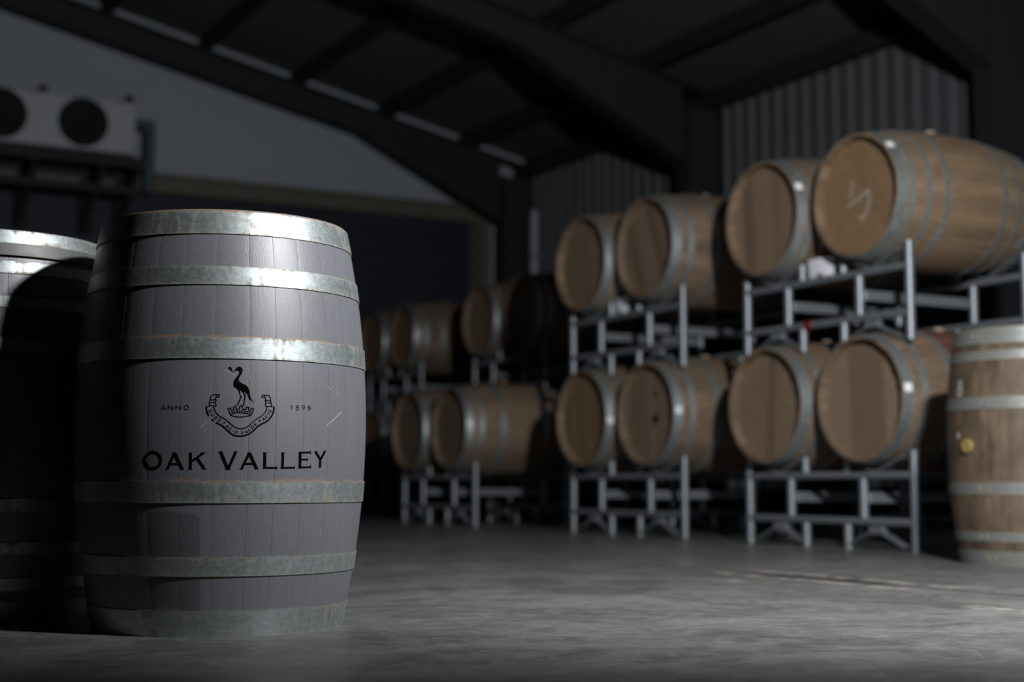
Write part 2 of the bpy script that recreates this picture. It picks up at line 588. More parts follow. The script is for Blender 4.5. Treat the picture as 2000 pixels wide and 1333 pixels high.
# ------------------------------------------------------------------ cooling unit on the end wall
ac = empty('evaporator_cooler', W(9.5, -1.49, 3.70), TH, 'white wall-mounted evaporator cooler with round black fans on steel shelf', 'cooler')
LEN = 2.75
body = link('casing', MB().box((-LEN, 0, 0), (0, .52, .54)).me('casing', bevel=.012), ac, 'ac_body')
for i in range(3):
    cx = -.535 - i * .80
    ring = MB()
    seg = 40
    for r0, r1, y0, y1 in ((.255, .235, -.028, -.028),):
        pass
    vs, fs = [], []
    for j in range(seg):
        a = 2 * math.pi * j / seg
        ca, sa = math.cos(a), math.sin(a)
        for r, y in ((.25, -.001), (.25, -.03), (.225, -.03), (.225, -.001)):
            vs.append((cx + r * ca, y, .275 + r * sa))
    for j in range(seg):
        for m_ in range(4):
            p, q = 4 * j + m_, 4 * j + (m_ + 1) % 4
            p2, q2 = 4 * ((j + 1) % seg) + m_, 4 * ((j + 1) % seg) + (m_ + 1) % 4
            fs.append((p, q, q2, p2))
    fan = link('fan_shroud', mesh('fan_shroud', vs, fs, 40), ac, 'black')
    dk = MB().tube((cx, -.004, .275), (cx, -.0015, .275), .224, seg=32)
    link('fan_opening', dk.me('fan_opening'), fan, 'black')
    bl = MB()
    for b in range(5):
        a = 2 * math.pi * b / 5
        d1 = Vector((math.cos(a), 0, math.sin(a)))
        d2 = Vector((math.cos(a + .7), 0, math.sin(a + .7)))
        c0 = Vector((cx, -.012, .275))
        bl.add([c0 + d1 * .05, c0 + d1 * .2 + Vector((0, -.008, 0)), c0 + d2 * .2, c0 + d2 * .05],
               [(0, 1, 2, 3)])
    bl.tube((cx, -.005, .275), (cx, -.024, .275), .055, seg=16)
    link('fan_blades', bl.me('fan_blades'), fan, 'black')
for x in (-.06, -.93, -1.75, -2.6):
    link('hanger_bracket', MB().box((x - .035, .02, .50), (x + .035, .10, .62)).me('hanger_bracket'), ac, 'steel_dark')
sh = empty('cooler_shelf', W(9.4, -1.42, 0), TH, 'dark steel shelf frame on legs under the wall cooler', 'shelf')
link('shelf_rail', MB().box((-3.0, 0, 3.54), (.02, .05, 3.65)).me('shelf_rail'), sh, 'steel_dark')
link('shelf_rail', MB().box((-3.0, .60, 3.54), (.02, .65, 3.65)).me('shelf_rail'), sh, 'steel_dark')
link('shelf_deck', MB().box((-3.0, .05, 3.64), (.02, .60, 3.665)).me('shelf_deck'), sh, 'steel_dark')
link('lower_rail', MB().box((-3.0, .10, 3.28), (.02, .16, 3.36)).me('lower_rail'), sh, 'steel_dark')
for x in (-2.85, -1.95, -1.08, -.42, -.06):
    link('shelf_leg', MB().bar((x, .03, 3.54), (x - .02, .62, 3.0), .07, .07, (1, 0, 0)).me('shelf_leg'), sh, 'steel_dark')
    link('wall_plate', MB().box((x - .06, .64, 2.95), (x + .06, .795, 3.62)).me('wall_plate'), sh, 'steel_dark')
dp = empty('coolant_pipe', W(9.9, -1.295, 3.40), TH, 'dark blue bent pipe beside the wall cooler', 'pipe')
link('pipe_run', MB().tube((.06, 0, 0), (.06, 0, .74), .055, seg=12).me('pipe_run', 40), dp, 'pipe')
link('pipe_elbow', MB().tube((-.13, 0, .72), (.09, 0, .72), .055, seg=12).me('pipe_elbow', 40), dp, 'pipe')


# ------------------------------------------------------------------ painted crest and lettering
# (arc length from the front, height) in millimetres on the barrel surface
DECAL_SHAPES = [
    ('crane', [(84.3, 576.9), (87.6, 580.3), (90.9, 583.5), (93.5, 587.6), (95.5, 590.4), (98.1, 591.8), (101.5, 591.5), (104.9, 589.9), (107.1, 587.2), (107.8, 583.5), (107.2, 579.4), (105.4, 575.3), (102.5, 570.5), (100.2, 566.4), (99.2, 563.0), (99.9, 559.6), (102.6, 557.5), (106.0, 555.6), (109.4, 553.3), (113.5, 552.1), (117.5, 549.1), (121.0, 544.5), (122.9, 539.8), (123.8, 534.4), (124.9, 527.6), (126.7, 523.6), (129.5, 518.2), (133.7, 510.9), (129.5, 515.5), (126.1, 519.5), (124.7, 522.2), (125.1, 517.1), (122.7, 520.1), (120.9, 525.5), (119.1, 530.2), (116.4, 533.5), (113.0, 535.8), (110.7, 536.1), (113.1, 532.4), (115.3, 528.8), (114.4, 526.7), (112.4, 528.0), (109.0, 534.0), (104.9, 538.4), (102.2, 539.3), (102.6, 534.6), (104.1, 529.2), (106.0, 525.9), (105.1, 524.5), (103.1, 525.8), (101.7, 531.2), (99.6, 537.2), (96.9, 541.6), (94.2, 543.9), (91.5, 544.5), (90.1, 546.5), (88.4, 548.9), (88.0, 553.9), (88.6, 558.0), (90.2, 561.8), (93.1, 566.2), (96.7, 571.0), (99.4, 575.2), (100.5, 577.9), (100.2, 581.0), (97.9, 582.9), (94.9, 582.9), (92.2, 581.5), (88.9, 579.0)]),
    ('crane', [(76.4, 591.0), (78.7, 590.4), (81.7, 591.4), (82.8, 588.4), (84.5, 586.7), (85.2, 584.0), (86.5, 584.1), (85.9, 582.3), (84.6, 580.3), (83.2, 582.6), (80.2, 583.3), (79.8, 585.3), (76.1, 586.6), (77.4, 588.3)]),
]
DECAL_STROKES = [
    ('crane', 2.6, [(105.5, 525.4), (98.2, 507.6)]),
    ('crane', 1.6, [(91.8, 506.1), (99.5, 507.6)]),
    ('crane', 2.6, [(114.4, 527.9), (111.1, 507.8)]),
    ('crane', 1.6, [(104.5, 506.8), (114.3, 506.9)]),
    ('ribbon', 3.3, [(31.2, 502.7), (31.5, 496.3), (33.5, 488.8), (37.4, 482.0)]),
    ('ribbon', 3.3, [(42.7, 475.9), (47.1, 471.2)]),
    ('ribbon', 3.4, [(52.1, 468.4), (62.9, 463.0), (68.9, 458.9), (74.9, 452.9), (82.5, 446.2), (90.0, 441.0), (97.5, 439.2), (105.0, 438.8), (107.0, 438.8), (114.5, 439.8), (122.7, 442.9), (130.2, 447.9), (137.7, 455.2), (143.7, 461.4), (151.4, 466.1), (160.7, 470.4), (166.1, 474.7), (173.2, 482.5), (177.0, 490.2), (179.0, 498.7), (179.4, 504.4)]),
    ('ribbon', 2.2, [(46.2, 505.1), (47.8, 497.9), (52.0, 489.7), (58.1, 483.3), (66.3, 478.5), (74.5, 473.7), (82.1, 467.0), (89.6, 460.6), (97.2, 456.6), (105.4, 454.8), (105.9, 454.8), (114.1, 456.4), (121.6, 460.3), (127.6, 465.7), (135.1, 473.4), (142.7, 478.8), (151.1, 483.6), (158.0, 490.6), (161.8, 497.5), (163.3, 505.6)]),
    ('ribbon', 1.9, [(29.9, 502.5), (38.4, 504.3), (46.9, 504.9)]),
    ('ribbon', 1.9, [(160.1, 505.5), (169.6, 505.2), (179.9, 504.1)]),
    ('ribbon', 2.1, [(37.7, 504.3), (38.2, 512.2), (39.2, 518.3), (40.2, 524.3), (42.3, 527.8), (46.0, 528.5), (54.2, 529.6)]),
    ('ribbon', 2.1, [(59.0, 526.4), (58.7, 524.9), (57.6, 523.8), (56.1, 523.3), (54.7, 523.7), (53.5, 524.8), (53.1, 526.3), (53.5, 527.9), (54.5, 529.0), (56.0, 529.4), (57.5, 529.0), (58.6, 527.9), (59.0, 526.4)]),
    ('ribbon', 2.1, [(52.0, 526.0), (50.8, 519.1), (51.9, 515.7), (49.7, 512.3), (51.8, 508.2), (51.6, 504.4), (47.3, 503.6)]),
    ('ribbon', 1.9, [(37.7, 517.1), (51.4, 518.0)]),
    ('ribbon', 1.9, [(35.6, 511.4), (50.1, 512.3)]),
    ('ribbon', 2.0, [(157.0, 527.5), (156.6, 526.1), (155.5, 525.0), (154.0, 524.6), (152.5, 524.9), (151.4, 525.9), (151.0, 527.4), (151.4, 528.8), (152.5, 529.9), (154.0, 530.4), (155.4, 530.0), (156.5, 529.0), (157.0, 527.5)]),
    ('ribbon', 2.0, [(155.9, 530.0), (167.0, 529.0), (169.8, 525.6), (171.1, 519.1), (172.3, 513.0), (173.6, 505.6)]),
    ('ribbon', 2.2, [(157.9, 525.7), (159.9, 521.1), (158.8, 517.3), (160.4, 513.5), (158.9, 509.6), (160.5, 505.5)]),
    ('ribbon', 1.8, [(160.0, 518.5), (171.9, 518.0)]),
    ('ribbon', 1.8, [(160.0, 512.9), (173.6, 512.7)]),
    ('crown', 2.1, [(84.0, 484.0), (77.4, 498.6), (82.9, 500.4), (84.9, 494.7), (90.3, 496.3), (88.8, 502.2), (94.2, 503.3), (95.6, 497.1), (102.5, 498.5), (102.1, 503.8), (102.2, 503.8), (108.8, 503.9), (109.6, 498.0), (116.3, 497.3), (116.7, 502.9), (122.0, 502.3), (121.7, 496.7), (127.2, 495.2), (128.1, 500.6), (133.7, 498.7), (127.4, 484.5)]),
    ('crown', 2.0, [(83.9, 486.1), (89.1, 488.4), (96.5, 489.7), (104.7, 490.3), (106.7, 490.0), (118.1, 488.6), (127.8, 486.1)]),
    ('crown', 2.1, [(84.0, 484.6), (91.5, 481.4), (100.4, 480.4), (103.9, 480.6), (110.7, 481.3), (118.9, 482.6), (127.4, 484.5)]),
    ('crown', 1.3, [(82.7, 490.4), (89.0, 492.7), (96.4, 494.1), (104.7, 494.7), (105.2, 494.6), (114.2, 494.1), (121.8, 492.7), (129.4, 491.1)]),
    ('crown', 1.4, [(87.5, 491.6), (88.0, 487.8)]),
    ('crown', 1.4, [(92.4, 492.8), (92.8, 489.0)]),
    ('crown', 1.4, [(97.2, 493.6), (97.6, 489.8)]),
    ('crown', 1.4, [(102.4, 494.3), (102.9, 490.5)]),
    ('crown', 1.4, [(102.2, 494.1), (101.9, 490.5)]),
    ('crown', 1.4, [(107.4, 494.1), (107.2, 490.6)]),
    ('crown', 1.5, [(114.2, 493.6), (114.0, 490.1)]),
    ('crown', 1.5, [(119.5, 493.0), (119.3, 489.4)]),
    ('crown', 1.5, [(124.1, 491.9), (123.8, 488.4)]),
    ('motto', 1.3, [(41.6, 491.2), (42.8, 492.7), (42.9, 494.4), (42.0, 495.7), (40.3, 496.2), (38.6, 495.5), (37.4, 494.0), (37.3, 492.3), (38.2, 491.0), (39.9, 490.6), (41.6, 491.2)]),
    ('motto', 1.3, [(39.2, 491.9), (39.0, 489.1)]),
    ('motto', 1.3, [(46.4, 489.6), (43.0, 487.0), (42.4, 485.0), (43.9, 483.0), (45.9, 483.2), (49.3, 485.9)]),
    ('motto', 1.3, [(53.8, 476.6), (54.5, 478.3), (54.2, 480.1), (52.8, 481.2), (51.1, 481.2), (49.5, 480.2), (48.8, 478.4), (49.2, 476.6), (50.5, 475.5), (52.3, 475.5), (53.8, 476.6)]),
    ('motto', 1.3, [(56.5, 472.2), (59.8, 477.4), (62.0, 476.0), (62.8, 473.2), (61.5, 471.1), (58.7, 470.7), (56.5, 472.2)]),
    ('motto', 1.3, [(66.5, 465.1), (70.3, 470.1), (73.4, 467.6)]),
    ('motto', 1.3, [(68.5, 467.7), (71.2, 465.6)]),
    ('motto', 1.3, [(73.1, 459.5), (79.1, 462.5), (77.4, 455.9)]),
    ('motto', 1.3, [(75.3, 460.5), (77.9, 458.3)]),
    ('motto', 1.3, [(87.0, 455.0), (86.4, 456.6), (85.0, 457.3), (83.3, 457.1), (81.9, 456.0), (81.3, 454.3), (81.7, 452.7), (82.8, 451.6), (84.5, 451.4)]),
    ('motto', 1.3, [(88.3, 448.0), (91.3, 453.4)]),
    ('motto', 1.3, [(99.0, 447.0), (98.7, 448.9), (97.6, 450.3), (95.9, 450.6), (94.3, 449.7), (93.5, 448.0), (93.7, 446.1), (94.9, 444.7), (96.5, 444.4), (98.1, 445.3), (99.0, 447.0)]),
    ('motto', 1.3, [(106.9, 449.9), (110.0, 443.8), (112.5, 450.1)]),
    ('motto', 1.3, [(117.1, 444.3), (117.2, 451.2), (122.3, 446.5)]),
    ('motto', 1.3, [(117.2, 446.7), (120.4, 448.1)]),
    ('motto', 1.3, [(121.3, 454.4), (125.3, 449.5), (128.5, 452.1)]),
    ('motto', 1.3, [(131.8, 454.8), (127.6, 459.6), (129.7, 461.3), (132.6, 461.4), (134.3, 459.5), (133.9, 456.6), (131.8, 454.8)]),
    ('motto', 1.3, [(138.3, 469.1), (135.1, 466.4), (139.3, 461.6), (142.6, 464.4)]),
    ('motto', 1.3, [(137.1, 464.1), (139.9, 466.5)]),
    ('motto', 1.3, [(148.7, 469.6), (145.2, 474.8), (148.6, 477.1)]),
    ('motto', 1.3, [(146.9, 472.3), (149.8, 474.2)]),
    ('motto', 1.3, [(155.7, 472.6), (154.4, 479.4), (160.5, 475.9)]),
    ('motto', 1.3, [(155.3, 475.0), (158.3, 477.1)]),
    ('motto', 1.3, [(162.5, 486.0), (160.8, 485.5), (159.9, 484.1), (159.9, 482.4), (160.9, 480.9), (162.6, 480.1), (164.4, 480.3), (165.6, 481.4), (165.9, 483.0)]),
    ('motto', 1.3, [(170.0, 486.9), (164.3, 490.0)]),
    ('motto', 1.3, [(170.9, 497.3), (168.9, 497.5), (167.3, 496.6), (166.5, 495.0), (167.1, 493.2), (168.6, 492.0), (170.6, 491.8), (172.3, 492.7), (173.0, 494.3), (172.5, 496.1), (170.9, 497.3)]),
    ('title', 6.4, [(-67.8, 385.8), (-68.2, 381.9), (-69.6, 378.1), (-71.8, 374.8), (-74.8, 372.0), (-78.3, 369.9), (-82.3, 368.6), (-86.6, 368.1), (-90.9, 368.6), (-95.0, 369.9), (-98.7, 372.0), (-101.8, 374.8), (-104.1, 378.2), (-105.6, 382.0), (-106.1, 385.9), (-105.6, 389.9), (-104.2, 393.6), (-101.9, 397.0), (-98.8, 399.8), (-95.1, 401.9), (-91.0, 403.2), (-86.7, 403.6), (-82.5, 403.2), (-78.5, 401.8), (-74.9, 399.7), (-71.9, 396.9), (-69.7, 393.5), (-68.3, 389.8), (-67.8, 385.8)]),
    ('title', 5.1, [(-36.8, 401.3), (-52.5, 366.8)]),
    ('title', 7.1, [(-36.4, 401.8), (-19.5, 366.8)]),
    ('title', 4.4, [(-47.8, 377.6), (-24.8, 377.6)]),
    ('title', 1.7, [(-57.3, 366.8), (-47.8, 366.8)]),
    ('title', 1.7, [(-23.1, 366.8), (-14.5, 366.8)]),
    ('title', 1.7, [(-41.5, 402.0), (-31.6, 402.0)]),
    ('title', 6.4, [(-1.0, 402.4), (-1.1, 366.5)]),
    ('title', 5.3, [(0.8, 382.9), (26.9, 401.4)]),
    ('title', 6.3, [(12.4, 391.3), (29.5, 367.1)]),
    ('title', 1.5, [(-5.3, 402.0), (2.9, 402.0)]),
    ('title', 1.5, [(-5.4, 366.6), (3.4, 366.7)]),
    ('title', 1.5, [(20.6, 402.1), (31.9, 402.1)]),
    ('title', 1.5, [(24.8, 366.7), (34.3, 366.7)]),
    ('title', 7.3, [(63.3, 404.7), (79.8, 366.2)]),
    ('title', 6.3, [(96.3, 404.9), (80.0, 366.2)]),
    ('title', 1.5, [(57.1, 404.6), (68.5, 404.7)]),
    ('title', 1.5, [(91.0, 404.8), (101.5, 404.9)]),
    ('title', 1.5, [(74.0, 366.2), (86.1, 366.2)]),
    ('title', 5.6, [(125.4, 402.4), (109.3, 367.2)]),
    ('title', 7.5, [(125.4, 402.4), (142.9, 367.3)]),
    ('title', 4.8, [(115.9, 378.5), (136.3, 378.6)]),
    ('title', 1.5, [(120.6, 402.6), (130.3, 402.7)]),
    ('title', 1.5, [(104.5, 367.1), (113.5, 367.2)]),
    ('title', 1.5, [(137.7, 367.3), (147.5, 367.3)]),
    ('title', 6.9, [(160.2, 403.3), (160.8, 367.6)]),
    ('title', 4.3, [(156.8, 369.7), (189.6, 370.1)]),
    ('title', 1.5, [(155.8, 403.2), (165.2, 403.3)]),
    ('title', 1.4, [(189.4, 374.2), (189.7, 366.2)]),
    ('title', 6.8, [(202.3, 403.8), (202.5, 368.1)]),
    ('title', 4.1, [(198.3, 369.7), (232.7, 371.1)]),
    ('title', 1.5, [(198.2, 403.7), (206.7, 403.8)]),
    ('title', 1.5, [(232.5, 375.6), (232.9, 367.5)]),
    ('title', 7.1, [(245.7, 406.0), (246.7, 369.8)]),
    ('title', 4.1, [(242.0, 404.3), (275.0, 405.3)]),
    ('title', 3.8, [(249.0, 389.0), (266.9, 389.2)]),
    ('title', 4.1, [(242.2, 371.1), (276.6, 372.7)]),
    ('title', 1.6, [(274.6, 408.6), (274.9, 401.0)]),
    ('title', 1.6, [(266.7, 393.0), (267.1, 385.1)]),
    ('title', 1.7, [(276.1, 377.6), (276.6, 369.4)]),
    ('title', 6.8, [(288.3, 407.2), (303.9, 389.4)]),
    ('title', 6.6, [(317.4, 408.8), (303.9, 389.4)]),
    ('title', 7.2, [(303.8, 391.0), (303.4, 372.4)]),
    ('title', 1.4, [(283.5, 407.6), (294.0, 407.8)]),
    ('title', 1.4, [(312.7, 408.6), (322.4, 409.6)]),
    ('title', 1.4, [(298.9, 372.3), (307.5, 372.4)]),
    ('year', 1.3, [(-68.7, 495.6), (-63.8, 505.4), (-58.0, 495.6)]),
    ('year', 1.1, [(-67.0, 498.7), (-59.8, 498.6)]),
    ('year', 1.3, [(-52.2, 495.7), (-52.5, 504.8), (-41.8, 495.8), (-42.0, 504.9)]),
    ('year', 1.2, [(-34.8, 495.6), (-35.0, 504.9), (-24.5, 495.8), (-24.8, 505.2)]),
    ('year', 1.3, [(-7.0, 500.7), (-7.4, 498.6), (-8.8, 496.8), (-10.8, 495.9), (-13.0, 495.9), (-15.0, 496.8), (-16.5, 498.6), (-17.1, 500.7), (-16.6, 502.9), (-15.2, 504.7), (-13.3, 505.6), (-11.0, 505.6), (-9.0, 504.7), (-7.5, 502.9), (-7.0, 500.7)]),
    ('year', 1.1, [(218.7, 507.2), (221.9, 508.9), (222.0, 499.3)]),
    ('year', 1.3, [(239.3, 507.1), (238.7, 505.7), (237.2, 504.8), (235.4, 504.7), (233.9, 505.6), (233.3, 506.9), (233.9, 508.3), (235.4, 509.3), (237.2, 509.3), (238.7, 508.5), (239.3, 507.1)]),
    ('year', 1.2, [(240.2, 502.0), (239.7, 500.6), (238.3, 499.6), (236.4, 499.2), (234.5, 499.5), (233.1, 500.4), (232.6, 501.8), (233.0, 503.2), (234.4, 504.2), (236.3, 504.7), (238.2, 504.3), (239.7, 503.4), (240.2, 502.0)]),
    ('year', 1.3, [(255.3, 507.3), (254.8, 505.8), (253.5, 504.7), (251.6, 504.3), (249.8, 504.6), (248.4, 505.6), (247.9, 507.1), (248.4, 508.5), (249.7, 509.7), (251.6, 510.1), (253.4, 509.8), (254.8, 508.8), (255.3, 507.3)]),
    ('year', 1.3, [(255.1, 507.0), (254.3, 502.7), (249.5, 499.6)]),
    ('year', 1.3, [(270.9, 507.5), (270.2, 506.1), (268.5, 505.2), (266.4, 505.1), (264.7, 505.9), (264.0, 507.3), (264.7, 508.7), (266.4, 509.6), (268.5, 509.7), (270.2, 508.9), (270.9, 507.5)]),
    ('year', 1.3, [(272.0, 503.0), (271.5, 501.6), (269.9, 500.5), (267.7, 500.0), (265.6, 500.3), (264.0, 501.3), (263.4, 502.6), (264.0, 504.0), (265.5, 505.1), (267.7, 505.6), (269.8, 505.3), (271.5, 504.3), (272.0, 503.0)]),
]


# ------------------------------------------------------------------ barrels
def prof(z, H, rb, rh):
    return rb - (rb - rh) * (2 * z / H - 1) ** 2


def pol(r, az, z):
    """az is measured from -y towards +x"""
    return (r * math.sin(az), -r * math.cos(az), z)


def stave_mesh(H, rb, rh, width, nz=12, cols=2, gap=.0008, cham=.00015, thick=.025):
    zs = sorted(set([0, .004, .032] + [round(.032 + (H - .064) * i / nz, 5) for i in range(nz + 1)] + [H - .032, H - .004, H]))
    vs, rows = [], []
    for z in zs:
        r = prof(z, H, rb, rh)
        hw = width / 2 - gap / 2 / r
        c = .0020 / r
        e = min(z, H - z)
        ro = r - (.0015 if e < .001 else 0)
        ti = .013 + (thick - .013) * min(1, e / .032)
        row = []
        azs = [-hw + c + (2 * hw - 2 * c) * i / cols for i in range(cols + 1)]
        pts = [(-hw, ro - cham)] + [(a, ro) for a in azs] + [(hw, ro - cham), (hw, r - ti), (-hw, r - ti)]
        for a, rr in pts:
            row.append(len(vs))
            vs.append(pol(rr, a, z))
        rows.append(row)
    fs = []
    m_ = len(rows[0])
    for a, b in zip(rows, rows[1:]):
        for i in range(m_):
            j = (i + 1) % m_
            fs.append((a[i], a[j], b[j], b[i]))
    fs += [tuple(rows[0]), tuple(rows[-1])]
    return mesh('stave', vs, fs, 40)


def hoop_mesh(z0, z1, H, rb, rh, seg=64, th=.0022, clear=.0006, lap=None):
    vs, fs, edge = [], [], []
    e = min(.006, (z1 - z0) * .25)
    rA, rB = prof(z0, H, rb, rh) + clear, prof(z1, H, rb, rh) + clear
    rr = lambda z: rA + (rB - rA) * (z - z0) / (z1 - z0)
    ring = [(z0, th, 1.0), (z0 + e, th, .35), ((z0 + z1) / 2, th, 0.0), (z1 - e, th, .35), (z1, th, 1.0), (z1, 0, 1.0), (z0, 0, 1.0)]
    m_ = len(ring)
    for j in range(seg):
        a = 2 * math.pi * j / seg
        for z, t, ed in ring:
            vs.append(pol(rr(z) + t, a, z))
            edge.append(ed)
    for j in range(seg):
        j2 = (j + 1) % seg
        for i in range(m_):
            i2 = (i + 1) % m_
            fs.append((j * m_ + i, j * m_ + i2, j2 * m_ + i2, j2 * m_ + i))
    if lap is not None:                      # the riveted overlap of the band
        k = len(vs)
        nl = 6
        for j in range(nl + 1):
            a = lap + .26 * j / nl
            for z, t in ((z0 + .0008, th), (z0 + .0008, 2 * th), (z1 - .0008, 2 * th), (z1 - .0008, th)):
                vs.append(pol(rr(z) + t, a, z))
                edge.append(.5)
        for j in range(nl):
            for i in range(4):
                i2 = (i + 1) % 4
                fs.append((k + j * 4 + i, k + j * 4 + i2, k + j * 4 + 4 + i2, k + j * 4 + 4 + i))
        fs += [(k, k + 1, k + 2, k + 3), (k + nl * 4, k + nl * 4 + 1, k + nl * 4 + 2, k + nl * 4 + 3)]
    me = bpy.data.meshes.new('hoop')
    me.from_pydata(vs, [], fs)
    at = me.attributes.new('edge', 'FLOAT', 'POINT')
    at.data.foreach_set('value', edge)
    bm = bmesh.new()
    bm.from_mesh(me)
    bmesh.ops.recalc_face_normals(bm, faces=bm.faces)
    bm.to_mesh(me)
    bm.free()
    me.polygons.foreach_set('use_smooth', [True] * len(me.polygons))
    me.set_sharp_from_angle(angle=R_(35))
    return me, rr


RIVET = None


def rivet_mesh():
    global RIVET
    if RIVET is None:
        vs, fs = [], []
        n_ = 10
        for r, h in ((.0075, 0), (.0065, .002), (.0035, .0036)):
            for j in range(n_):
                a = 2 * math.pi * j / n_
                vs.append((r * math.cos(a), -h, r * math.sin(a)))
        for k in range(2):
            for j in range(n_):
                fs.append((k * n_ + j, k * n_ + (j + 1) % n_, (k + 1) * n_ + (j + 1) % n_, (k + 1) * n_ + j))
        fs += [tuple(range(n_)), tuple(range(2 * n_, 3 * n_))]
        RIVET = mesh('rivet', vs, fs, 40)
    return RIVET


def board_meshes(R, thick, count=7):
    """a barrel head cut into parallel boards, lying in the plane z = 0 .. -thick"""
    out = []
    edges = [-R + 2 * R * i / count for i in range(count + 1)]
    jit = [0] + [(.12 * ((i * 37) % 7 - 3) / 3) * 2 * R / count for i in range(1, count)] + [0]
    edges = [e + j for e, j in zip(edges, jit)]
    for a, b in zip(edges, edges[1:]):
        a2, b2 = max(a + .0006, -R + .0001), min(b - .0006, R - .0001)
        poly = []
        for i in range(9):
            x = a2 + (b2 - a2) * i / 8
            poly.append((x, math.sqrt(max(R * R - x * x, 1e-8))))
        for i in range(8, -1, -1):
            x = a2 + (b2 - a2) * i / 8
            poly.append((x, -math.sqrt(max(R * R - x * x, 1e-8))))
        k = len(poly)
        vs = [(x, y, 0) for x, y in poly] + [(x, y, -thick) for x, y in poly]
        fs = [tuple(range(k)), tuple(range(k, 2 * k))[::-1]] + [(i, (i + 1) % k, k + (i + 1) % k, k + i) for i in range(k)]
        out.append(mesh('head_board', vs, fs))
    return out


def bung_mesh(r=.03, h=.015):
    vs, fs = [], []
    n_ = 18
    prof_ = [(r * .9, .01), (r, -h * .55), (r * .93, -h), (r * .6, -h * 1.04)]
    for rr, y in prof_:
        for j in range(n_):
            a = 2 * math.pi * j / n_
            vs.append((rr * math.cos(a), y, rr * math.sin(a)))
    for k in range(len(prof_) - 1):
        for j in range(n_):
            fs.append((k * n_ + j, k * n_ + (j + 1) % n_, (k + 1) * n_ + (j + 1) % n_, (k + 1) * n_ + j))
    fs += [tuple(range(n_)), tuple(range((len(prof_) - 1) * n_, len(prof_) * n_))]
    return mesh('bung', vs, fs, 40)


def patch_mesh(az0, az1, z0, z1, rfun, off, name='patch', nseg=4, th=.0006):
    vs, fs = [], []
    for j in range(nseg + 1):
        a = az0 + (az1 - az0) * j / nseg
        for z in (z0, z1):
            vs.append(pol(rfun(z) + off + th, a, z))
            vs.append(pol(rfun(z) + off, a, z))
    for j in range(nseg):
        b, c = j * 4, j * 4 + 4
        fs += [(b, c, c + 2, b + 2), (b + 1, b + 3, c + 3, c + 1), (b, b + 1, c + 1, c), (b + 2, c + 2, c + 3, b + 3)]
    fs += [(0, 2, 3, 1), (nseg * 4, nseg * 4 + 1, nseg * 4 + 3, nseg * 4 + 2)]
    return mesh(name, vs, fs)


def build_barrel(name, H, rb, rh, hoops, wood, hoop_mat, head_mat, widths, start=0.0, nz=12, cols=2, seg=64,
                 lap0=0.6, bung=None, bung_az=0.0, both_heads=True, hoop_mats=None, share=True, rivets=True, boards=7,
                 gap=.0008, th=.0022, inset=.036):
    root = link(name, None)
    root.empty_display_size = .1
    cache = {}
    az = start
    for w_ in widths:
        key = round(w_, 3)
        if share:
            if key not in cache:
                cache[key] = stave_mesh(H, rb, rh, R_(w_), nz, cols, gap)
            o = link('stave', cache[key], root, wood)
            o.rotation_euler = (0, 0, R_(az + w_ / 2))
        else:
            me = stave_mesh(H, rb, rh, R_(w_), nz, cols, random.choice((.0003, .0005, .0008, .0013)))
            me.transform(Matrix.Rotation(R_(az + w_ / 2), 4, 'Z'))
            o = link('stave', me, root, wood)
        az += w_
    for i, (z0, z1) in enumerate(hoops):
        la = lap0[i] if isinstance(lap0, (list, tuple)) else lap0 + i * 2.1
        me, rr = hoop_mesh(z0, z1, H, rb, rh, seg, th=th, lap=la)
        ho = link('hoop', me, root, hoop_mats[i] if hoop_mats else hoop_mat)
        if rivets:
            for d in (.08, .18):
                zc = (z0 + z1) / 2
                rv = link('rivet', rivet_mesh(), ho, hoop_mats[i] if hoop_mats else hoop_mat)
                a = la + d
                rv.location = pol(rr(zc) + 2 * th, a, zc)
                rv.rotation_euler = (0, 0, a)
    Rh = prof(H - inset, H, rb, rh) - .0252
    bms = board_meshes(Rh, .018, boards)
    for top in ((True, False) if both_heads else (True,)):
        for me in bms:
            o = link('head_board', me, root, head_mat)
            o.location = (0, 0, H - inset) if top else (0, 0, inset + .018)
    if bung:
        o = link('bung', bung_mesh(), root, bung)
        o.location = pol(rb, bung_az, H / 2)
        o.rotation_euler = (0, 0, bung_az)
    return root


def even_widths(seed, n_=27):
    rng = random.Random(seed)
    ch = [10.5, 12.0, 13.5, 15.0, 16.5]
    ws = []
    while sum(ws) < 360 - 26:
        ws.append(rng.choice(ch))
    rest = 360 - sum(ws)
    ws += [rest / 2, rest / 2]
    return ws


def strokes_mesh(name, items, to3d, step=6.0):
    """flat painted strokes: items = (width, [(s, t), ...]); to3d maps (s, t) onto the surface"""
    vs, fs = [], []
    for w_, pts in items:
        dense = [Vector(pts[0])]
        for p, q in zip(pts, pts[1:]):
            p, q = Vector(p), Vector(q)
            m_ = max(1, int(math.ceil((q - p).length / step)))
            dense += [p + (q - p) * i / m_ for i in range(1, m_ + 1)]
        closed = (dense[0] - dense[-1]).length < 1e-3 and len(dense) > 4
        L = len(dense)
        k = len(vs)
        for i, p in enumerate(dense):
            if closed:
                a, b = dense[(i - 1) % (L - 1)], dense[(i + 1) % (L - 1)]
            else:
                a, b = dense[max(i - 1, 0)], dense[min(i + 1, L - 1)]
            d0 = (p - a).normalized() if (p - a).length > 1e-6 else (b - p).normalized()
            d1 = (b - p).normalized() if (b - p).length > 1e-6 else d0
            d = d0 + d1
            d = d.normalized() if d.length > 1e-6 else d0
            nrm = Vector((-d.y, d.x))
            co = max(.45, nrm.dot(Vector((-d0.y, d0.x))))
            off = nrm * (w_ / 2 / co)
            vs.append(to3d(p + off))
            vs.append(to3d(p - off))
        for i in range(L - 1):
            fs.append((k + 2 * i, k + 2 * i + 1, k + 2 * i + 3, k + 2 * i + 2))
    return vs, fs


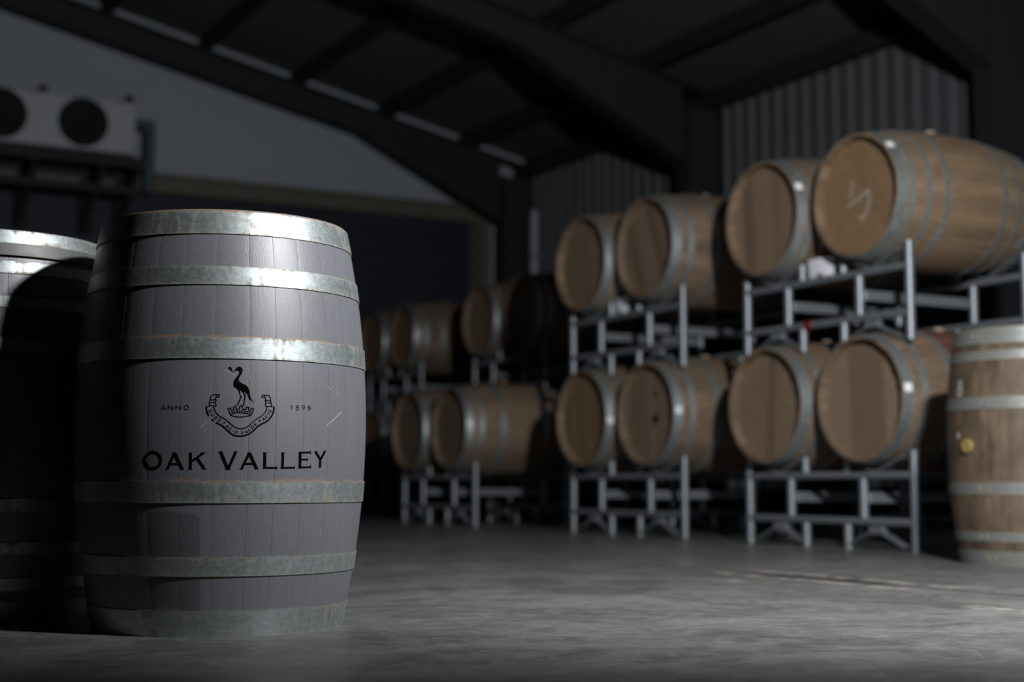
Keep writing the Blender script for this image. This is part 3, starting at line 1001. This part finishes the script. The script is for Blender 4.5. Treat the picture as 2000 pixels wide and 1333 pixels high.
# ---- the lettered grey barrel in the foreground
FH, FRB, FRH = .95, .3435, .290
F_HOOPS = [(.0, .058), (.1335, .175), (.293, .341), (.609, .657), (.775, .8165), (.892, .9455)]
bounds = [-54.5, -41.5, -30.1, -16.9, -4.9, 7.6, 20.6, 30.9, 42.3, 54.8, 66.0, 79.0]
wid = [b - a for a, b in zip(bounds, bounds[1:])]
rest = 360 - sum(wid)
more = [12.5, 14.0, 11.0, 15.5, 13.0, 12.0, 14.5, 11.5, 16.0, 12.5, 13.5, 15.0, 11.5, 14.0, 13.0, 12.0]
sc_ = rest / sum(more)
wid += [v * sc_ for v in more]
main = build_barrel('wine_barrel', FH, FRB, FRH, F_HOOPS, 'grey_paint', 'hoop', 'head_a', wid, start=bounds[0], nz=26, cols=6,
                    seg=144, lap0=[3.4, 2.9, 4.0, 3.7, 2.6, 3.1], both_heads=False, share=False)
main.location = (-.6974, 3.549, 0)
main['label'] = 'grey painted upright barrel with black crane crest and lettering'
main['category'] = 'barrel'


def on_main(p, off=.0005):
    s, z = p[0] / 343.0, p[1] / 1000.0
    return pol(prof(z, FH, FRB, FRH) + off, s, z)


names = {'year': 'painted_year', 'motto': 'motto_lettering', 'ribbon': 'crest_ribbon',
         'crown': 'crest_crown', 'crane': 'crest_crane'}
labs = {'year': 'small black letters ANNO 1898',
        'motto': 'black motto QUOD FACIO VALDE FACIO on a ribbon', 'ribbon': 'black outline ribbon scroll',
        'crown': 'black mural crown', 'crane': 'black crane holding a sprig'}
title = [(w_, p) for k_, w_, p in DECAL_STROKES if k_ == 'title']
for ch, cnt in zip('OAKVALLEY', (1, 6, 7, 5, 6, 4, 4, 7, 6)):
    vs, fs = strokes_mesh('painted_letter', title[:cnt], on_main)
    title = title[cnt:]
    link('painted_letter', mesh('painted_letter', vs, fs), main, 'ink')['label'] = 'black painted letter ' + ch
for key, nm in names.items():
    vs, fs = strokes_mesh(nm, [(w_, p) for k_, w_, p in DECAL_STROKES if k_ == key], on_main)
    for k_, poly in DECAL_SHAPES:
        if k_ != key:
            continue
        tris = tessellate_polygon([[Vector((x, y, 0)) for x, y in poly]])
        b = len(vs)
        vs += [on_main(p) for p in poly]
        fs += [tuple(b + i for i in t_) for t_ in tris]
    o = link(nm, mesh(nm, vs, fs), main, 'ink')
    o['label'] = labs[key]
SCR = [(1.0, [(112, 600), (119, 590), (124, 570), (128, 548)]), (1.3, [(68, 584), (80, 577), (90, 572)]),
       (.8, [(-52, 562), (-44, 552)]), (.8, [(-30, 556), (-27, 548)]), (1.4, [(322, 468), (345, 482), (372, 500)]),
       (1.0, [(318, 560), (336, 548)]), (.9, [(250, 700), (262, 694)]), (.9, [(352, 548), (362, 535)]),
       (1.2, [(20, 456), (29, 466), (33, 470)]), (.9, [(318, 230), (326, 214)]), (.8, [(205, 240), (207, 225)])]
vs, fs = strokes_mesh('paint_scratch', SCR, on_main)
link('paint_scratch', mesh('paint_scratch', vs, fs), main, 'scratch')

# ---- the second grey barrel behind it
LH, LRB, LRH = .95, .345, .295
L_HOOPS = [(.0, .055), (.080, .110), (.166, .195), (.266, .299), (.651, .684), (.755, .784), (.840, .870), (.9155, .948)]
left = build_barrel('wine_barrel', LH, LRB, LRH, L_HOOPS, 'grey_paint2', 'hoop', 'head_a', even_widths(3), nz=16, cols=4, seg=112,
                    lap0=[2.0, 2.6, 3.2, 2.2, 2.9, 3.5, 2.4, 3.0], both_heads=False)
lb, _ = hoop_mesh(.884, .9145, LH, LRB, LRH, 112, th=.010, lap=2.5)
o = link('dark_band', lb, left, 'hoop_dark')
o['label'] = 'proud dark iron band'
left.location = (-1.365, 3.79, 0)
left['label'] = 'plain grey barrel with a dark proud band, behind the crested barrel'
left['category'] = 'barrel'

# ---- the weathered upright barrel by the racks
RHt = .985
R_HOOPS = [(.0, .062), (.10, .14), (.292, .342), (.643, .693), (.845, .885), (.915, .982)]
az_b = R_(-66)
right = build_barrel('wine_barrel', RHt, .372, .322, R_HOOPS, 'oak_old', 'hoop_old', 'head_a', even_widths(11), start=4, nz=14, cols=3,
                     seg=80, lap0=[R_(-62), R_(-66), R_(-63), R_(-60), R_(-20), R_(-72)], bung='bung_yellow', bung_az=az_b,
                     both_heads=False)
right.location = (2.235, 6.27, 0)
right['label'] = 'weathered upright oak barrel with yellow bung beside the steel racks'
right['category'] = 'barrel'
to_r = lambda p: pol(prof(p[1], RHt, .372, .322) + .0006, R_(-76) + p[0] / .36, p[1])
ring = lambda rx, ry, zc: [(rx * math.cos(t_ * .6283), zc + ry * math.sin(t_ * .6283)) for t_ in range(11)]
for items in ([(.010, ring(.015, .017, .722)), (.009, ring(.012, .015, .752))], [(.014, [(-.006, .548), (.004, .535), (-.008, .528)])]):
    vs, fs = strokes_mesh('chalk_mark', items, to_r, .02)
    link('chalk_mark', mesh('chalk_mark', vs, fs), right, 'chalk')

# ---- barrels lying on the racks
BH, BRB, BRH = 1.0, .372, .318
H4 = [(.0, .055), (.071, .104), (.167, .199), (.278, .315), (.685, .722), (.801, .833), (.896, .929), (.945, 1.0)]
H3 = [(.0, .062), (.108, .146), (.285, .33), (.67, .715), (.854, .892), (.938, 1.0)]
proto4 = build_barrel('wine_barrel', BH, BRB, BRH, H4, 'oak_a', 'hoop', 'head_a', even_widths(21), nz=10, cols=3, seg=64, lap0=1.9,
                      bung='bung_wood', inset=.055)
proto3 = build_barrel('wine_barrel', BH, BRB, BRH, H3, 'oak_b', 'hoop', 'head_b', even_widths(29), nz=10, cols=3, seg=64, lap0=2.7,
                      bung='bung_wood', inset=.055)
used = {}


def lay_barrel(proto, u, n, z, roll, head_roll, label, wood=None, head=None, sticker=None, group='barrels lying on the steel racks'):
    """u, n, z: centre of the head that faces the aisle"""
    if proto.name in used:
        o = copy_tree(proto)
    else:
        o = proto
        used[proto.name] = 1
        o.location = (0, 0, 0)
    P = W(u, n, z) + NV * BH
    mtx = Matrix.Identity(4)
    for r in range(3):
        mtx[r][0], mtx[r][1], mtx[r][2], mtx[r][3] = AV[r], (0, 0, -1)[r], -NV[r], P[r]
    o.matrix_world = mtx @ Matrix.Rotation(R_(roll), 4, 'Z')
    for c in o.children:
        b = c.name.split('.')[0]
        if b == 'head_board':
            c.rotation_euler = (0, 0, R_(head_roll - roll))
            if head:
                c.material_slots[0].link = 'OBJECT'
                c.material_slots[0].material = M[head]
        elif b == 'stave' and wood:
            c.material_slots[0].link = 'OBJECT'
            c.material_slots[0].material = M[wood]
    if sticker is not None:
        a = R_(sticker - roll)
        rf = lambda z_: prof(.945, BH, BRB, BRH) + (prof(1.0, BH, BRB, BRH) - prof(.945, BH, BRB, BRH)) * (z_ - .945) / .055
        me = patch_mesh(a - .065, a + .065, .952, .992, rf, .0031, 'sticker')
        link('sticker', me, o, 'sticker')['label'] = 'white sticker on the rim hoop'
    o['label'] = label
    o['category'] = 'barrel'
    o['group'] = group
    return o


# ------------------------------------------------------------------ steel racks
RW, RD = 1.305, .82          # along the row, front to back
RZB, RZT, RZ1 = .142, .377, .498
RPOS = (.487, .818)           # inner stubs
RVER = (.365, .94)           # uprights between the beams
UC = (.267, 1.033)           # where the barrels lie
rack_proto = None


def build_rack():
    root = link('barrel_rack', None)
    root.empty_display_size = .1
    t = .046
    rod = lambda nm, z0, z1: MB().tube((0, 0, z0), (0, 0, z1), t / 2, seg=14).me(nm, 40)
    post = rod('post', 0, RZ1)
    cap = MB().tube((0, 0, RZ1), (0, 0, RZ1 + .006), t / 2 + .002, t / 2 - .004, 14).me('end_cap', 40)
    beam = MB().tube((0, t / 2 - .004, 0), (0, RW - t / 2 + .004, 0), .020, seg=14).me('beam', 40)
    upr = rod('upright', RZB + .016, RZT - .016)
    foot = rod('foot', 0, RZB - .016)
    stub = rod('stub', RZT + .016, RZ1 - .022)
    cross = MB().box((t / 2, -.016, .235), (RD - t / 2, .016, .29)).me('crossbar', bevel=.003)
    sad = MB()
    for s in (-1, 1):
        sad.bar((0, s * .012, RZT + .0145), (0, s * .20, RZT + .0905), .05, .007)
    saddle = sad.me('saddle')
    inv = MB()
    for s in (-1, 1):
        inv.bar((0, s * .012, RZB - .041), (0, s * .20, RZB - .121), .05, .007)
    inv.box((-.02, -.045, RZB - .062), (.02, .045, RZB - .0205))
    under = inv.me('under_saddle')
    for x in (0, RD):
        for y in (0, RW):
            p = link('post', post, root, 'rack')
            p.location = (x, y, 0)
            c = link('end_cap', cap, p, 'rack')
        for z in (RZB, RZT):
            link('beam', beam, root, 'rack').location = (x, 0, z)
        for y in RVER:
            link('upright', upr, root, 'rack').location = (x, y, 0)
        for y in RPOS:
            link('foot', foot, root, 'rack').location = (x, y, 0)
            link('stub', stub, root, 'rack').location = (x, y, 0)
        for y in UC:
            link('saddle', saddle, root, 'rack').location = (x, y, 0)
            link('under_saddle', under, root, 'rack').location = (x, y, 0)
    for y in RVER:
        link('crossbar', cross, root, 'rack').location = (0, y, 0)
    root['category'] = 'rack'
    root['group'] = 'galvanised barrel racks'
    return root


def place_rack(u, n, z, label):
    global rack_proto
    if rack_proto is None:
        rack_proto = build_rack()
        o = rack_proto
    else:
        o = copy_tree(rack_proto)
    o.location = W(u, n, z)
    o.rotation_euler = (0, 0, TH)
    o['label'] = label
    return o


DZR = 1.053                   # one level up
ZC = .768                     # barrel axis above its rack's feet
PRO = .11
UA, UB, UD, UE = 0.0, 1.946, 4.717, 5.43
UF = 7.90
NR = 1.035                    # second row of racks
rA0 = place_rack(UA, 0, 0, 'galvanised floor rack beside the upright weathered barrel')
rA1 = place_rack(UA, 0, DZR, 'galvanised rack with red tape stacked above the red-bellied barrels')
rB0 = place_rack(UB, 0, 0, 'galvanised floor rack in the middle stack, under the barrel with dark-stained head')
rB1 = place_rack(UB, 0, DZR, 'galvanised upper rack of the middle stack, resting on the barrel with dark-stained head')
rD0 = place_rack(UD, 0, 0, 'galvanised floor rack carrying a single layer of two barrels')
rE0 = place_rack(UE, NR, 0, 'galvanised floor rack in the back row behind the single-layer rack')
rE1 = place_rack(UE, NR, DZR, 'galvanised upper rack in the back row behind the single-layer rack')
rF0 = place_rack(UF, NR, 0, 'galvanised floor rack in the back row nearest the end wall')
rF1 = place_rack(UF, NR, DZR, 'galvanised upper rack in the back row nearest the end wall')
tape = MB()
tape.box((-.0215, .735, RZB - .0215), (.0215, .79, RZB + .0215))
link('red_tape', tape.me('red_tape'), rA1, 'red_tape')['label'] = 'red tape round the lower beam'

L = lay_barrel
zl, zu = ZC, ZC + DZR - .002
b = L(proto4, UA + .269, -PRO, zu, -6, 32, 'oak barrel with white chalk scrawl on its head, on the taped rack', 'oak_a', 'head_a', -47)
chalk_barrel = b
L(proto4, UA + 1.037, -PRO, zu, 5, 4, 'oak barrel lying beside the chalk-marked barrel on the taped rack', 'oak_a', 'head_b', -66)
L(proto3, UA + .267, -PRO, zl, -10, 2, 'red-bellied oak barrel with rim sticker, beside the upright weathered barrel', 'oak_red', 'head_b', -83)
L(proto3, UA + 1.033, -PRO, zl, 8, -4, 'red-bellied oak barrel without sticker, under the taped rack', 'oak_red', 'head_b')
L(proto3, UB + .269, -PRO, zu, 3, 20, 'upper oak barrel of the middle stack, on the side facing the taped rack', 'oak_b', 'head_b')
L(proto3, UB + 1.037, -PRO, zu, -4, 0, 'upper oak barrel of the middle stack, on the side towards the end wall', 'oak_a', 'head_b')
st = L(proto3, UB + .267, -PRO, zl, 6, 3, 'oak barrel with dark stain on its head in the middle stack', 'oak_b', 'head_b', -88)
L(proto3, UB + 1.033, -PRO, zl, -7, 5, 'lower oak barrel of the middle stack, next to the one with stained head', 'oak_b', 'head_a', -94)
L(proto3, UD + .267, -PRO, zl, 2, 2, 'oak barrel with side and bung in view on the single-layer rack', 'oak_b', 'head_b', -86)
L(proto3, UD + 1.033, -PRO, zl, -5, 0, 'farther oak barrel of the single-layer rack', 'oak_b', 'head_b')
for uu, nm in ((UE, 'behind the single-layer rack'), (UF, 'at the end-wall end of the back row')):
    L(proto3, uu + .267, NR - PRO, zu, 4, 3, 'upper oak barrel %s, away from the wall' % nm, 'oak_b', 'head_b')
    L(proto3, uu + 1.034, NR - PRO, zu, -3, -2, 'upper oak barrel %s, towards the wall' % nm, 'oak_b', 'head_b')
    L(proto3, uu + .267, NR - PRO, zl, 2, 1, 'lower oak barrel %s, away from the wall' % nm, 'oak_b', 'head_b')
    L(proto3, uu + 1.033, NR - PRO, zl, -6, 6, 'lower oak barrel %s, towards the wall' % nm, 'oak_b', 'head_b')


# chalk and stain marks on two heads (head plane: x to the right as one faces it, y up)
def on_head(barrel, items, name, mat, lab):
    inv = barrel.matrix_world.inverted()

    def f(p):
        o_ = barrel.matrix_world @ Vector((0, 0, BH - .055 + .0008))
        return inv @ (o_ - AV * p[0] + Vector((0, 0, p[1])))
    vs_, fs_ = strokes_mesh(name, items, f, .02)
    link(name, mesh(name, vs_, fs_), barrel, mat)['label'] = lab


bpy.context.view_layer.update()
on_head(chalk_barrel, [(.008, [(-.069, .097), (-.081, .046), (-.089, .005)]),
                       (.009, [(-.113, -.036), (-.077, -.026), (-.03, -.01), (.049, .023), (.057, -.031), (.033, -.082), (-.002, -.118), (-.022, -.102)])],
        'chalk_scrawl', 'chalk', 'white chalk scrawl')
on_head(st, [(.055, [(.015, -.03), (.065, -.036)]), (.03, [(.03, -.065), (.05, -.005)]), (.03, [(.03, .13), (.048, .105)])],
        'wine_stain', 'ink', 'dark stain')


# paper sheets tucked on the upper racks
def paper(u, n, z, tilt, w_, h_, label):
    o = empty('paper_sheet', W(u, n, z), TH, label, 'paper')
    vs_, fs_ = [], []
    nx = 6
    for i in range(nx + 1):
        s = i / nx
        bow = .010 * math.sin(s * math.pi)
        for t_ in (0, 1):
            y = (s - .5) * w_ + t_ * tilt
            x = -bow + t_ * .02
            vs_ += [(x, y, t_ * h_), (x + .0012, y, t_ * h_)]
    for i in range(nx):
        a_, b_ = i * 4, i * 4 + 4
        fs_ += [(a_, b_, b_ + 2, a_ + 2), (a_ + 1, a_ + 3, b_ + 3, b_ + 1), (a_, a_ + 1, b_ + 1, b_), (a_ + 2, b_ + 2, b_ + 3, a_ + 3)]
    fs_ += [(0, 2, 3, 1), (nx * 4, nx * 4 + 1, nx * 4 + 3, nx * 4 + 2)]
    link('sheet', mesh('sheet', vs_, fs_, 60), o, 'paper')
    link('clip', MB().box((-.014, -.02, 0), (.014, .02, .018)).me('clip', bevel=.002), o, 'rack')
    return o


paper(UA + .66, 0, DZR + RZT + .0205, .03, .20, .105, 'white paper sheet tucked on the taped rack between two barrels')
paper(UB + .70, 0, DZR + RZT + .0205, .0, .16, .11, 'white paper sheet tucked on the upper rack of the middle stack')
